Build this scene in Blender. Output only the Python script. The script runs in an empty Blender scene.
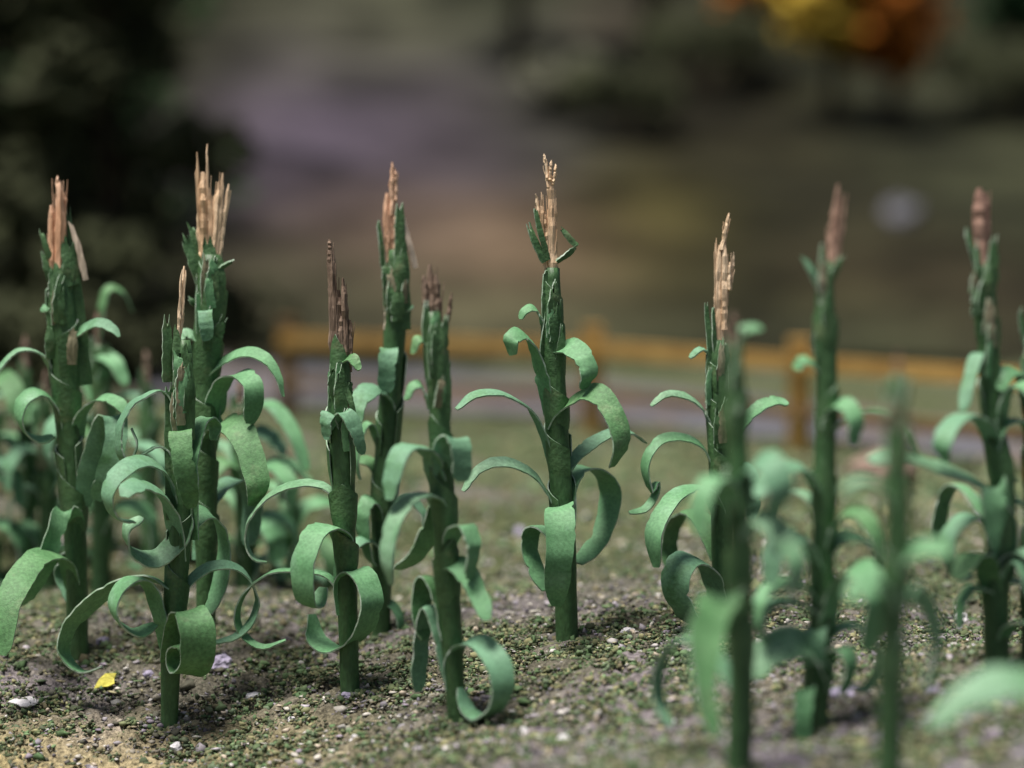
import bpy, math, random
import numpy as np
from mathutils import Vector, Matrix, noise
R = math.radians
random.seed(7); rng = np.random.default_rng(7)
scene = bpy.context.scene
COL = scene.collection

# ------------------------------------------------------------------ camera
FPX, CAMH, PITCH, FOCUS = 2418.0, 2.3, R(5.5), 11.0
cd = bpy.data.cameras.new('camera'); cam = bpy.data.objects.new('camera', cd); COL.objects.link(cam)
cam.location = (0, 0, CAMH); cam.rotation_euler = (R(90) - PITCH, 0, 0)
cd.sensor_width = 36; cd.lens = FPX / 1024 * 36; cd.clip_start = .05; cd.clip_end = 500
cd.dof.use_dof = True; cd.dof.focus_distance = FOCUS; cd.dof.aperture_fstop = cd.lens / 1000 / 0.255
scene.camera = cam
scene.render.resolution_x = 1024; scene.render.resolution_y = 768

# ------------------------------------------------------------------ light
SUN_EL, SUN_AZ = 76, -110          # degrees; azimuth measured from +Y towards +X of the place the light comes from
w = bpy.data.worlds.new('World'); scene.world = w; w.use_nodes = True
nt = w.node_tree; bg = nt.nodes['Background']
sky = nt.nodes.new('ShaderNodeTexSky'); sky.sky_type = 'NISHITA'; sky.sun_disc = False
sky.sun_elevation = R(SUN_EL); sky.sun_rotation = R(SUN_AZ); sky.dust_density = 4; sky.air_density = 1
nt.links.new(sky.outputs[0], bg.inputs[0]); bg.inputs[1].default_value = 0.05
sd = bpy.data.lights.new('sun', 'SUN'); sun = bpy.data.objects.new('sun', sd); COL.objects.link(sun)
sd.energy = 5.0; sd.angle = R(20); sd.color = (1, .95, .88)
az = R(SUN_AZ); el = R(SUN_EL)
sdir = Vector((math.sin(az) * math.cos(el), math.cos(az) * math.cos(el), math.sin(el)))
sun.rotation_euler = sdir.to_track_quat('Z', 'Y').to_euler(); sun.location = (-6, 4, 14)
scene.view_settings.view_transform = 'Standard'; scene.view_settings.look = 'None'
scene.view_settings.exposure = 0.38; scene.view_settings.gamma = 1

# ------------------------------------------------------------------ helpers
RX = Matrix.Rotation(R(90) - PITCH, 3, 'X')
def at(px, py, d):
    v = RX @ Vector(((px - 512) / FPX * d, -(py - 384) / FPX * d, -d))
    return v + Vector((0, 0, CAMH))

def tag(o, label=None, cat=None, group=None, kind=None):
    if label: o['label'] = label
    if cat: o['category'] = cat
    if group: o['group'] = group
    if kind: o['kind'] = kind
    return o

def empty(name, loc):
    o = bpy.data.objects.new(name, None); COL.objects.link(o); o.location = loc
    o.empty_display_size = .1; return o

class MB:
    def __init__(s): s.v = []; s.f = []; s.m = []
    def add(s, vs, fs, mi=0):
        b = len(s.v); s.v += [tuple(v) for v in vs]
        s.f += [tuple(i + b for i in f) for f in fs]; s.m += [mi] * len(fs)
    def build(s, name, mats, parent=None, off=None, smooth=True):
        me = bpy.data.meshes.new(name)
        off = Vector(off) if off is not None else (Vector(parent.location) if parent else Vector((0, 0, 0)))
        me.from_pydata([(v[0] - off.x, v[1] - off.y, v[2] - off.z) for v in s.v], [], s.f)
        if not isinstance(mats, (list, tuple)): mats = [mats]
        for m in mats: me.materials.append(m)
        me.polygons.foreach_set('material_index', s.m)
        if smooth: me.polygons.foreach_set('use_smooth', [True] * len(me.polygons))
        me.update()
        o = bpy.data.objects.new(name, me); COL.objects.link(o)
        if parent: o.parent = parent
        elif off.length > 0: o.location = off
        return o

def catmull(P, n):
    P = [Vector(p) for p in P]
    if len(P) == 2: P = [P[0], (P[0] + P[1]) / 2, P[1]]
    # centripetal-like resampling by arc length
    Q = [2 * P[0] - P[1]] + P + [2 * P[-1] - P[-2]]
    dense = []
    for i in range(1, len(Q) - 2):
        a, b, c, d = Q[i - 1], Q[i], Q[i + 1], Q[i + 2]
        for k in range(12):
            t = k / 12
            dense.append(.5 * ((2 * b) + (c - a) * t + (2 * a - 5 * b + 4 * c - d) * t * t + (3 * b - a - 3 * c + d) * t ** 3))
    dense.append(P[-1])
    L = [0]
    for i in range(1, len(dense)): L.append(L[-1] + (dense[i] - dense[i - 1]).length)
    out = []; j = 0
    for k in range(n):
        s = L[-1] * k / (n - 1)
        while j < len(L) - 2 and L[j + 1] < s: j += 1
        seg = L[j + 1] - L[j]
        out.append(dense[j].lerp(dense[j + 1], 0 if seg < 1e-9 else (s - L[j]) / seg))
    return out

# ------------------------------------------------------------------ materials
def lin(c): return tuple(((x / 255) / 12.92 if x / 255 <= .04045 else ((x / 255 + .055) / 1.055) ** 2.4) for x in c) + (1,)
def mat(name, c1, c2, scale=8, rough=.7, bump=.2, bscale=60, spec=.3, c3=None, s3=3, stretch=None, t3=(.5, .65), attr=None, fine=None):
    m = bpy.data.materials.new(name); m.use_nodes = True; t = m.node_tree; N = t.nodes; Lk = t.links
    b = N['Principled BSDF']; b.inputs['Roughness'].default_value = rough
    b.inputs['Specular IOR Level'].default_value = spec
    tc = N.new('ShaderNodeTexCoord'); mp = N.new('ShaderNodeMapping'); Lk.new(tc.outputs['Object'], mp.inputs[0])
    if stretch: mp.inputs['Scale'].default_value = stretch
    n = N.new('ShaderNodeTexNoise'); n.inputs['Scale'].default_value = scale; n.inputs['Detail'].default_value = 6
    Lk.new(mp.outputs[0], n.inputs[0])
    r = N.new('ShaderNodeValToRGB'); r.color_ramp.elements[0].position = .36; r.color_ramp.elements[1].position = .64
    r.color_ramp.elements[0].color = c1; r.color_ramp.elements[1].color = c2; Lk.new(n.outputs[0], r.inputs[0])
    out = r.outputs[0]
    if attr:
        a = N.new('ShaderNodeAttribute'); a.attribute_name = attr
        mx = N.new('ShaderNodeMix'); mx.data_type = 'RGBA'; mx.blend_type = 'MULTIPLY'; mx.inputs[0].default_value = 1
        Lk.new(a.outputs[0], mx.inputs[6]); Lk.new(out, mx.inputs[7]); out = mx.outputs[2]
    if c3:
        n3 = N.new('ShaderNodeTexNoise'); n3.inputs['Scale'].default_value = s3; n3.inputs['Detail'].default_value = 5
        n3.inputs['Roughness'].default_value = .65
        Lk.new(mp.outputs[0], n3.inputs[0])
        r3 = N.new('ShaderNodeMapRange'); r3.inputs[1].default_value = t3[0]; r3.inputs[2].default_value = t3[1]
        Lk.new(n3.outputs[0], r3.inputs[0])
        mx = N.new('ShaderNodeMix'); mx.data_type = 'RGBA'; Lk.new(r3.outputs[0], mx.inputs[0])
        Lk.new(out, mx.inputs[6]); mx.inputs[7].default_value = c3; out = mx.outputs[2]
    if fine:
        n4 = N.new('ShaderNodeTexNoise'); n4.inputs['Scale'].default_value = fine[0]; n4.inputs['Detail'].default_value = 3
        Lk.new(mp.outputs[0], n4.inputs[0])
        r4 = N.new('ShaderNodeMapRange'); r4.inputs[1].default_value = .3; r4.inputs[2].default_value = .7
        r4.inputs[3].default_value = 1 - fine[1]; r4.inputs[4].default_value = 1 + fine[1]; Lk.new(n4.outputs[0], r4.inputs[0])
        mx = N.new('ShaderNodeMix'); mx.data_type = 'RGBA'; mx.blend_type = 'MULTIPLY'; mx.inputs[0].default_value = 1
        Lk.new(out, mx.inputs[6]); Lk.new(r4.outputs[0], mx.inputs[7]); out = mx.outputs[2]
    Lk.new(out, b.inputs['Base Color'])
    if bump:
        nb = N.new('ShaderNodeTexNoise'); nb.inputs['Scale'].default_value = bscale; nb.inputs['Detail'].default_value = 4
        Lk.new(mp.outputs[0], nb.inputs[0])
        bp = N.new('ShaderNodeBump'); bp.inputs['Strength'].default_value = bump; bp.inputs['Distance'].default_value = .02
        Lk.new(nb.outputs[0], bp.inputs['Height']); Lk.new(bp.outputs[0], b.inputs['Normal'])
    return m

M_LEAF = mat('painted_paper', (.10, .25, .11, 1), (.15, .325, .16, 1), 7, .6, .16, 190, .32, c3=(.21, .38, .24, 1), s3=6, t3=(.55, .78), fine=(75, .20))
M_LEAF2 = mat('painted_paper_blue', (.115, .25, .145, 1), (.165, .33, .20, 1), 6, .6, .16, 190, .32, c3=(.08, .20, .08, 1), s3=6, t3=(.5, .7), fine=(75, .20))
M_LEAF3 = mat('painted_paper_olive', (.075, .185, .07, 1), (.115, .25, .105, 1), 7, .6, .2, 120, .3, c3=(.17, .26, .13, 1), s3=9, t3=(.55, .75), fine=(60, .25))
M_LEAF4 = mat('painted_paper_pale', (.15, .29, .16, 1), (.21, .37, .23, 1), 5, .55, .2, 150, .35, c3=(.10, .24, .11, 1), s3=7, t3=(.5, .7), fine=(60, .22))
M_DRY = mat('dry_olive_paper', (.14, .14, .08, 1), (.30, .27, .18, 1), 9, .7, .4, 60, .2, stretch=(1, 1, .3), fine=(70, .25))
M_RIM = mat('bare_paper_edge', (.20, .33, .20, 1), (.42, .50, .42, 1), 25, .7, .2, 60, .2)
M_STALK = mat('painted_stalk', (.034, .088, .03, 1), (.06, .135, .05, 1), 6, .5, .35, 45, .4, c3=(.14, .17, .08, 1), s3=3.5, t3=(.58, .74), stretch=(1, 1, .45), fine=(80, .22))
M_SHEATH = mat('painted_sheath', (.042, .105, .038, 1), (.08, .165, .065, 1), 7, .5, .3, 50, .4, c3=(.16, .20, .10, 1), s3=5, t3=(.56, .72), fine=(85, .2))
M_TASSEL = mat('orange_tan_splint', (.62, .42, .26, 1), (.80, .62, .44, 1), 14, .8, .6, 60, .15, stretch=(1, 1, .12), fine=(70, .2))
M_TPINK = mat('pinkish_splint', (.56, .32, .20, 1), (.74, .50, .36, 1), 14, .8, .6, 60, .15, stretch=(1, 1, .12), fine=(70, .2))
M_TBROWN = mat('brown_splint', (.17, .12, .09, 1), (.34, .25, .19, 1), 16, .85, .7, 60, .15, stretch=(1, 1, .15), fine=(70, .3))
M_TDULL = mat('faded_pinkish_splint', (.30, .18, .14, 1), (.44, .29, .22, 1), 14, .8, .6, 60, .15, stretch=(1, 1, .12), fine=(70, .2))
M_CREAM = mat('cream_husk', (.48, .38, .30, 1), (.62, .52, .42, 1), 12, .8, .4, 50, .15, stretch=(1, 1, .2), fine=(60, .15))

# ------------------------------------------------------------------ terrain
def base_pts():
    return [(78, 648, 11.6), (100, 600, 13.0), (168, 738, 11.0), (206, 664, 11.45), (244, 592, 12.9), (350, 690, 11.0), (380, 640, 11.7),
            (459, 725, 10.35), (567, 641, 11.1), (722, 612, 11.4), (737, 790, 8.85), (812, 724, 9.5), (888, 812, 8.1), (998, 677, 9.8),
            (28, 575, 13.6), (650, 768, 8.8), (300, 768, 10.3), (0, 768, 10.6), (512, 520, 14.5), (300, 470, 17.5), (700, 500, 15),
            (900, 520, 14), (600, 440, 19.5), (1000, 470, 17), (0, 420, 22), (900, 640, 11), (1000, 790, 8.4), (512, 690, 10.6), (-300, 700, 12), (1250, 600, 11.5), (300, 430, 20.5), (820, 450, 18.5)]
CP = np.array([tuple(at(*p)) for p in base_pts()] + [(-1.8, 9, -.47), (-.9, 8.8, -.33), (-1.5, 7.5, -.5), (0, 8.2, -.03), (0, 6.5, -.1), (-1.2, 6, -.4), (1.5, 6.5, .05), (3, 8, .15), (-3.5, 9, -.5), (2.5, 5.5, .1), (-3.2, 6.5, -.5), (0, 4.5, -.15)])
SG = 1.7
def _k(a, b): return np.exp(-(((a[:, None, :] - b[None, :, :]) ** 2).sum(2)) / (2 * SG * SG))
_K = _k(CP[:, :2], CP[:, :2]) + np.eye(len(CP)) * 0.0004
ZM = -.03
CW = np.linalg.solve(_K, CP[:, 2] - ZM)
def hz(y):                     # the bank behind the track
    t = np.clip(y - 25.5, 0, None)
    return .03 * t + .21 * t * t / (t + 4.0)
def zt(X, Y):
    X = np.atleast_1d(X).astype(float); Y = np.atleast_1d(Y).astype(float)
    z = np.empty(len(X))
    for i in range(0, len(X), 40000):
        q = np.stack([X[i:i + 40000], Y[i:i + 40000]], 1); z[i:i + 40000] = _k(q, CP[:, :2]) @ CW
    f = np.clip((23.5 - Y) / 4, 0, 1); f = f * f * (3 - 2 * f)
    n = .018 * np.sin(X * 5.1 + 1.3 * np.sin(Y * 3.3)) * np.sin(Y * 4.3 + 1.1 * np.sin(X * 2.7))
    return ZM + (z + n) * f + hz(Y)
def nz(x, y, s, o=0): return noise.noise(Vector((x * s + o, y * s - o, o * .7)))

def grid_obj(name, xs_of_row, ys, mat_, extra=None, dz=0):
    nr = len(ys); rows = [xs_of_row(y) for y in ys]; nc = len(rows[0])
    X = np.concatenate(rows); Y = np.repeat(ys, nc); Z = zt(X, Y) + dz
    if extra is not None: Z = Z + extra(X, Y)
    co = np.stack([X, Y, Z], 1)
    i = np.arange(nr - 1)[:, None] * nc + np.arange(nc - 1)[None, :]
    F = np.stack([i, i + 1, i + nc + 1, i + nc], 2).reshape(-1, 4)
    me = bpy.data.meshes.new(name); me.vertices.add(len(co)); me.vertices.foreach_set('co', co.ravel())
    me.loops.add(F.size); me.loops.foreach_set('vertex_index', F.ravel().astype(np.int32))
    me.polygons.add(len(F)); me.polygons.foreach_set('loop_start', np.arange(0, F.size, 4, dtype=np.int32))
    me.polygons.foreach_set('use_smooth', np.ones(len(F), bool)); me.update(calc_edges=True)
    me.materials.append(mat_)
    o = bpy.data.objects.new(name, me); COL.objects.link(o); return o, co

def ground_material():
    m = bpy.data.materials.new('field_soil'); m.use_nodes = True; t = m.node_tree; N = t.nodes; Lk = t.links
    b = N['Principled BSDF']; b.inputs['Roughness'].default_value = .95; b.inputs['Specular IOR Level'].default_value = .1
    tc = N.new('ShaderNodeTexCoord')
    def nzn(s, d=6, r=.6):
        n = N.new('ShaderNodeTexNoise'); n.inputs['Scale'].default_value = s; n.inputs['Detail'].default_value = d; n.inputs['Roughness'].default_value = r
        Lk.new(tc.outputs['Object'], n.inputs[0]); return n.outputs[0]
    def mr(src, a, b_, c=0, d=1):
        n = N.new('ShaderNodeMapRange'); n.inputs[1].default_value = a; n.inputs[2].default_value = b_; n.inputs[3].default_value = c; n.inputs[4].default_value = d
        Lk.new(src, n.inputs[0]); return n.outputs[0]
    def mix(f, a, b_, blend='MIX'):
        n = N.new('ShaderNodeMix'); n.data_type = 'RGBA'; n.blend_type = blend
        if isinstance(f, float): n.inputs[0].default_value = f
        else: Lk.new(f, n.inputs[0])
        for k, v in ((6, a), (7, b_)):
            if isinstance(v, tuple): n.inputs[k].default_value = v
            else: Lk.new(v, n.inputs[k])
        return n.outputs[2]
    c = mix(mr(nzn(2.2), .42, .6), (.15, .143, .11, 1), (.22, .208, .175, 1))
    c = mix(mr(nzn(.8, 4), .5, .6), c, (.25, .225, .245, 1))              # mauve grey sand
    sx = N.new('ShaderNodeSeparateXYZ'); Lk.new(tc.outputs['Object'], sx.inputs[0])
    # grass farther back towards the fence
    gy = mr(sx.outputs[1], 11.3, 13.2)
    gn = mr(nzn(1.3, 5), .3, .48)
    gm = N.new('ShaderNodeMath'); gm.operation = 'MULTIPLY'; Lk.new(gy, gm.inputs[0]); Lk.new(gn, gm.inputs[1])
    c = mix(gm.outputs[0], c, (.10, .12, .06, 1))
    # ochre sand at the field's front edge
    oy = mr(sx.outputs[1], 11.0, 10.3); ox = mr(sx.outputs[0], -.5, -1.6)
    om = N.new('ShaderNodeMath'); om.operation = 'MULTIPLY'; Lk.new(oy, om.inputs[0]); Lk.new(ox, om.inputs[1])
    c = mix(om.outputs[0], c, (.46, .39, .20, 1))
    my = mr(sx.outputs[1], 9.7, 9.0); mxx = mr(sx.outputs[0], -.1, .35)
    mm = N.new('ShaderNodeMath'); mm.operation = 'MULTIPLY'; Lk.new(my, mm.inputs[0]); Lk.new(mxx, mm.inputs[1])
    c = mix(mm.outputs[0], c, (.25, .225, .28, 1))
    sp = mix(mr(nzn(38, 3, .8), .35, .68), (.28, .28, .28, 1), (1.4, 1.36, 1.3, 1))
    c = mix(1.0, c, sp, 'MULTIPLY')
    Lk.new(c, b.inputs['Base Color'])
    bp = N.new('ShaderNodeBump'); bp.inputs['Strength'].default_value = .9; bp.inputs['Distance'].default_value = .03
    Lk.new(nzn(30, 5, .7), bp.inputs['Height']); Lk.new(bp.outputs[0], b.inputs['Normal'])
    return m
ys = np.concatenate([np.linspace(3, 7, 30, endpoint=False), np.linspace(7, 14, 420, endpoint=False), np.linspace(14, 26, 160)])
def grain(X, Y):
    r = np.random.default_rng(3); a = np.interp(Y, [5, 8, 14, 20], [.004, .015, .013, .006])
    return r.normal(0, 1, len(X)) * a * .6 + .02 * np.sin(X * 13 + 3 * np.sin(Y * 9)) * np.sin(Y * 11 + 2 * np.sin(X * 7)) * (Y > 6)
g, _ = grid_obj('ground', lambda y: np.linspace(-1, 1, 420) * (1.5 + .33 * y) , ys, ground_material(), grain)
tag(g, kind='structure')

# wide ground beyond the field so that the sheet reaches out on every side
g2, _ = grid_obj('far_ground', lambda y: np.linspace(-60, 60, 120), np.concatenate([np.linspace(-20, 27, 60)]), mat('dry_grass', (.09, .10, .05, 1), (.14, .14, .08, 1), 1.5, .95, .5, 12, .1), None, -.12)
tag(g2, kind='structure')

# hillside patches of heather, dry grass and bare earth, shading included in their colours
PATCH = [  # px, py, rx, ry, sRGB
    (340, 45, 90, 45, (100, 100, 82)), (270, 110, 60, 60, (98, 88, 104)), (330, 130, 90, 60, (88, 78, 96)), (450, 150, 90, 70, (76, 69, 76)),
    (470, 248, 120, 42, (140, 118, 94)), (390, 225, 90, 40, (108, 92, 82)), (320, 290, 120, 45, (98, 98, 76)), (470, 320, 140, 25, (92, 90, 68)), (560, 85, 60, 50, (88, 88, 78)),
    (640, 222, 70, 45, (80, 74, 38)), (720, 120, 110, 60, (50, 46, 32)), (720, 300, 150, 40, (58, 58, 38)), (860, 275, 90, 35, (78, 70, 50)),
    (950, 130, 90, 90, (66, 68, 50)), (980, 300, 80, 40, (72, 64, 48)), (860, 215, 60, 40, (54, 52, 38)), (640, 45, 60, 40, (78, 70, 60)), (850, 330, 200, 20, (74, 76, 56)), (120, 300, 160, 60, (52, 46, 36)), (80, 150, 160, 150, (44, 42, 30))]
def hit(px, py):
    a = at(px, py, 1) - Vector((0, 0, CAMH)); lo, hi = 24.0, 75.0
    for d in np.arange(24, 75, .1):
        p = Vector((0, 0, CAMH)) + a * d
        if zt(p.x, p.y)[0] >= p.z: return p
    return Vector((0, 0, CAMH)) + a * 75
def hill():
    me_mat = mat('hillside_soil_and_shade', (.45, .45, .45, 1), (1.35, 1.35, 1.35, 1), .55, .95, .8, 4, .08, attr='soil_colour', fine=(5, .25))
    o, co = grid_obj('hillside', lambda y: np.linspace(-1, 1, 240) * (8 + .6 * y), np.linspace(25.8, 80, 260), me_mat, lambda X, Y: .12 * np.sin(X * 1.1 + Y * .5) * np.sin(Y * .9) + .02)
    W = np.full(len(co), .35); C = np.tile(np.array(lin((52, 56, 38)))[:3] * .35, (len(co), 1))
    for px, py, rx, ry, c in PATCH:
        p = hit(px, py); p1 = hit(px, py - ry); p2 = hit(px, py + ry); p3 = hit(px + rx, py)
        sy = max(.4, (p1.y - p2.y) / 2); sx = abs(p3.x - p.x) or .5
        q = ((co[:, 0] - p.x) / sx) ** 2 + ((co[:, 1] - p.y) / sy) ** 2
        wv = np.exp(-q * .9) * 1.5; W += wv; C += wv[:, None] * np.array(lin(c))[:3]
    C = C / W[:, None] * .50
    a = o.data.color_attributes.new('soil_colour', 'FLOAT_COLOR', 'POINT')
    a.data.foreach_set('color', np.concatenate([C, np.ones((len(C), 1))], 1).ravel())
    tag(o, kind='structure')
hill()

# track behind the fence
def fence_y(x): return np.maximum(9.0, 20.2 - .5 * x - .27 * np.clip(x, 0, None) ** 1.6)
def strip(name, off0, off1, m, dz):
    xs = np.linspace(-3.6, 12, 90); rows = 12
    V = []; F = []
    for i, x in enumerate(xs):
        for j in range(rows):
            y = float(fence_y(x)) + off0 + (off1 - off0) * j / (rows - 1)
            V.append((x, y, float(zt(x, y)[0]) + dz + .01 * math.sin(x * 3 + j)))
    for i in range(len(xs) - 1):
        for j in range(rows - 1):
            a = i * rows + j; F.append((a, a + rows, a + rows + 1, a + 1))
    mb = MB(); mb.add(V, F); return mb.build(name, m)
road = strip('road', .9, 4.4, mat('grey_blue_gravel', (.075, .075, .088, 1), (.115, .115, .13, 1), 2, .9, .4, 30, .1, c3=(.13, .10, .085, 1), s3=.7, t3=(.5, .6)), .035)
tag(road, kind='structure')

# ------------------------------------------------------------------ fence
M_OCHRE = mat('ochre_timber', (.32, .18, .05, 1), (.47, .29, .09, 1), 3, .7, .4, 20, .2)
M_OCHRE2 = mat('weathered_timber', (.13, .085, .045, 1), (.22, .14, .065, 1), 3, .8, .4, 20, .2)  # duller, darker timber for the lower rails and the leftmost post
def box_between(mb, a, b, w_, h_):
    a = Vector(a); b = Vector(b); t = (b - a).normalized(); up = Vector((0, 0, 1))
    s = t.cross(up)
    if s.length < .01: s = Vector((1, 0, 0)); up = Vector((0, 1, 0))
    s.normalize(); u = s.cross(t).normalized()
    vs = [p + s * i * w_ / 2 + u * j * h_ / 2 for p in (a, b) for i, j in ((-1, -1), (1, -1), (1, 1), (-1, 1))]
    mb.add(vs, [(0, 1, 2, 3), (7, 6, 5, 4), (0, 4, 5, 1), (1, 5, 6, 2), (2, 6, 7, 3), (3, 7, 4, 0)])
def build_fence():
    xs = [-1.97, .66, 2.17, 3.6, 5.0, 6.6]
    P = [Vector((x, float(fence_y(x)), float(zt(x, fence_y(x))[0]))) for x in xs]
    f = empty('post_and_rail_fence', P[1]); tag(f, 'ochre post and rail fence between the corn and the grey track', 'fence')
    for p in P:
        mb = MB(); box_between(mb, p - Vector((0, 0, .1)), p + Vector((0, 0, .88)),   .16, .16); mb.build('post', M_OCHRE if p is not P[0] else M_OCHRE2, f, smooth=False)
    for lev, m in ((.70, M_OCHRE), (.32, M_OCHRE2)):
        for a, b in zip(P, P[1:]):
            if a is P[0]: a = a + (a - b) * .03
            mb = MB(); o = Vector((0, -.09, lev)); box_between(mb, a + o + (b - a) * .004, b + o - (b - a) * .004, .06,   .12 if lev > .5 else .09)
            mb.build('rail', m, f, smooth=False)
build_fence()

# ------------------------------------------------------------------ background trees, bushes, rocks
def leaf_mat(n, c):
    c = lin(c)[:3]; return mat(n, tuple(x * .6 for x in c) + (1,), tuple(x * 1.25 for x in c) + (1,), 2.5, .8, 0, 1, .1)
def tree(name, label, cat, group, base, height, rad, m, n=2600, conifer=False, leaf=.11, crown_lo=.25):
    t = empty(name, base); tag(t, label, cat, group)
    mb = MB(); H = height
    def limb(a, b, r0, r1):
        a = Vector(a); b = Vector(b); d = (b - a).normalized(); s = d.cross(Vector((.3, .9, .2))).normalized(); u = s.cross(d)
        vs = [p + (s * math.cos(k * math.tau / 7) + u * math.sin(k * math.tau / 7)) * r for p, r in ((a, r0), (b, r1)) for k in range(7)]
        mb.add(vs, [(k, (k + 1) % 7, 7 + (k + 1) % 7, 7 + k) for k in range(7)])
    B = Vector(base)
    limb(B - Vector((0, 0, .2)), B + Vector((0, 0, H * .55)), rad * .09 + .04, rad * .06 + .02); limb(B + Vector((0, 0, H * .55)), B + Vector((0, 0, H * .95)), rad * .06 + .02, .01)
    clumps = []
    for k in range(16):
        h = crown_lo + (1 - crown_lo) * (k + .5) / 16; a = k * 2.4 + random.random()
        rr = rad * ((1 - h) * 1.15 + .05 if conifer else math.sqrt(max(.05, 1 - ((h - crown_lo) / (1 - crown_lo) * 2 - 1) ** 2)) * .7)
        tip = B + Vector((math.cos(a) * rr, math.sin(a) * rr, H * (h - .03 * conifer)))
        limb(B + Vector((0, 0, H * h * .85)), tip, rad * .03 + .01, .008); clumps.append((tip, rad * (.38 if not conifer else .2 + .3 * (1 - h))))
        clumps.append((B.lerp(tip, .5) + Vector((0, 0, H * h * .5)), rad * .35))
    mb.build('trunk', M_BARK, t)
    c = MB()
    for i in range(n):
        p, r = random.choice(clumps)
        v = Vector((random.gauss(0, 1), random.gauss(0, 1), random.gauss(0, .8))); v = v.normalized() * r * random.random() ** .4
        q = p + v; s = leaf * random.uniform(.6, 1.4)
        a = Vector((random.gauss(0, 1), random.gauss(0, 1), random.gauss(0, .6))).normalized(); b = a.orthogonal().normalized()
        c.add([q - a * s, q + b * s * .6, q + a * s, q - b * s * .6], [(0, 1, 2, 3)])
    c.build('crown', m, t, smooth=False)
M_BARK = mat('dark_bark', (.03, .022, .015, 1), (.06, .045, .03, 1), 5, .9, .5, 20, .1)
M_DK = leaf_mat('dark_needles', (60, 64, 44)); M_DG = leaf_mat('dark_green_leaves', (60, 84, 52)); M_YE = leaf_mat('yellow_leaves', (220, 190, 80))
M_OR = leaf_mat('orange_leaves', (175, 105, 40)); M_GR = leaf_mat('green_leaves', (60, 92, 60)); M_PU = leaf_mat('purple_heather', (98, 88, 98))
M_GB = leaf_mat('grey_brush', (104, 104, 88))
def ground_at(px, py):
    p = hit(px, py); p.z = float(zt(p.x, p.y)[0]); return p
def G(x, y): return Vector((x, y, float(zt(x, y)[0])))
TG = 'trees on the bank behind the field'
tree('pine_tree', 'nearly black tree filling the far left of the background', 'tree', TG, G(-6.6, 27.5), 7.2, 2.1, M_DK, 5200, True, .15, .02)
tree('pine_tree', 'dark tree nearest the purple heather in the left half', 'tree', TG, G(-4.5, 26.8), 6.6, 1.45, M_DK, 4600, True, .14, .02)
tree('pine_tree', 'dark green tree between the two black ones at upper left', 'tree', TG, G(-6.3, 32), 9, 2.3, M_DG, 3600, True, .16, .1)
tree('leafy_tree', 'dark green crown cut by the top edge, above the middle corn plants', 'tree', TG, G(.1, 45), 5.4, 1.7, M_DG, 3000, False, .2, .35)
tree('leafy_tree', 'blackish green crown between the grey slope and the orange brush', 'tree', TG, G(2.6, 46), 5.2, 1.8, M_DK, 3000, False, .2, .3)
tree('autumn_tree', 'yellow autumn tree at the top edge in the right half', 'tree', TG, G(5.3, 40), 3.6, 1.2, M_YE, 2500, False, .15, .36)
tree('autumn_tree', 'rust orange autumn tree right of the yellow one', 'tree', TG, G(6.2, 39.5), 3.2, .9, M_OR, 1500, False, .14, .30)
tree('autumn_tree', 'small orange crown left of the yellow tree at the top edge', 'tree', TG, G(4.3, 43), 2.6, .8, M_OR, 1200, False, .14, .4)
tree('leafy_tree', 'muted green tree in the upper right corner', 'tree', TG, G(8.6, 41), 4.4, 1.2, M_GR, 2200, False, .16, .3)
def bush(base, r, m, label, n=900):
    t = empty('bush', base); tag(t, label, 'bush', 'bushes on the bank')
    mb = MB(); st = MB()
    for i in range(9):
        a = i * 2.4; tip = Vector(base) + Vector((math.cos(a) * r * .6, math.sin(a) * r * .6, r * random.uniform(.5, .9)))
        box_between(st, Vector(base) - Vector((0, 0, .05)), tip, .03, .03)
        for k in range(n // 9):
            v = Vector((random.gauss(0, 1), random.gauss(0, 1), random.gauss(0, .7))).normalized() * r * .45 * random.random() ** .4
            q = tip + v; s = .08 * random.uniform(.6, 1.4); x = Vector((random.gauss(0, 1), random.gauss(0, 1), random.gauss(0, .6))).normalized(); y = x.orthogonal().normalized()
            mb.add([q - x * s, q + y * s * .6, q + x * s, q - y * s * .6], [(0, 1, 2, 3)])
    st.build('stem', M_BARK, t, smooth=False); mb.build('foliage', m, t, smooth=False)
for q_, r_, l_ in (((700, 95), 1.3, 'dark bush under the yellow autumn tree'), ((1005, 120), 1.2, 'dark bush below the green tree at upper right'), ((620, 140), 1.0, 'dark low bush at the middle of the bank'),
                   ((205, 335), .5, 'dark bush at the left end of the fence')):
    bush(ground_at(*q_), r_, M_DK, l_, 1600)
for x_, y_, r_, l_ in ((-4.6, 23.5, .75, 'low blackish bush under the dark trees at left'), (-5.6, 23, .8, 'blackish bush at the far left behind the corn'), (-3.7, 24.2, .55, 'small blackish bush beside the pinkish boulder')):
    bush(G(x_, y_), r_, M_DK, l_, 1800)
bush(ground_at(560, 110), .8, M_GB, 'grey green bush right of the purple ones')
def rock(name, label, p, s, m, group=None, sub=3, seed=1.0):
    import bmesh
    bm = bmesh.new(); bmesh.ops.create_icosphere(bm, subdivisions=sub, radius=1)
    for v in bm.verts:
        n = noise.noise(v.co * 1.1 + Vector((seed, seed, 0))); n2 = noise.noise(v.co * 2.7 + Vector((0, seed, seed)))
        v.co *= 1 + .5 * n + .18 * n2; v.co = Vector((v.co.x * s[0], v.co.y * s[1], v.co.z * s[2]))
    me = bpy.data.meshes.new(name); bm.to_mesh(me); bm.free(); me.materials.append(m)
    o = bpy.data.objects.new(name, me); COL.objects.link(o); o.location = p; o.rotation_euler.z = seed * 2
    tag(o, label, 'rock' if name == 'boulder' else 'pebble', group); return o
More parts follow.
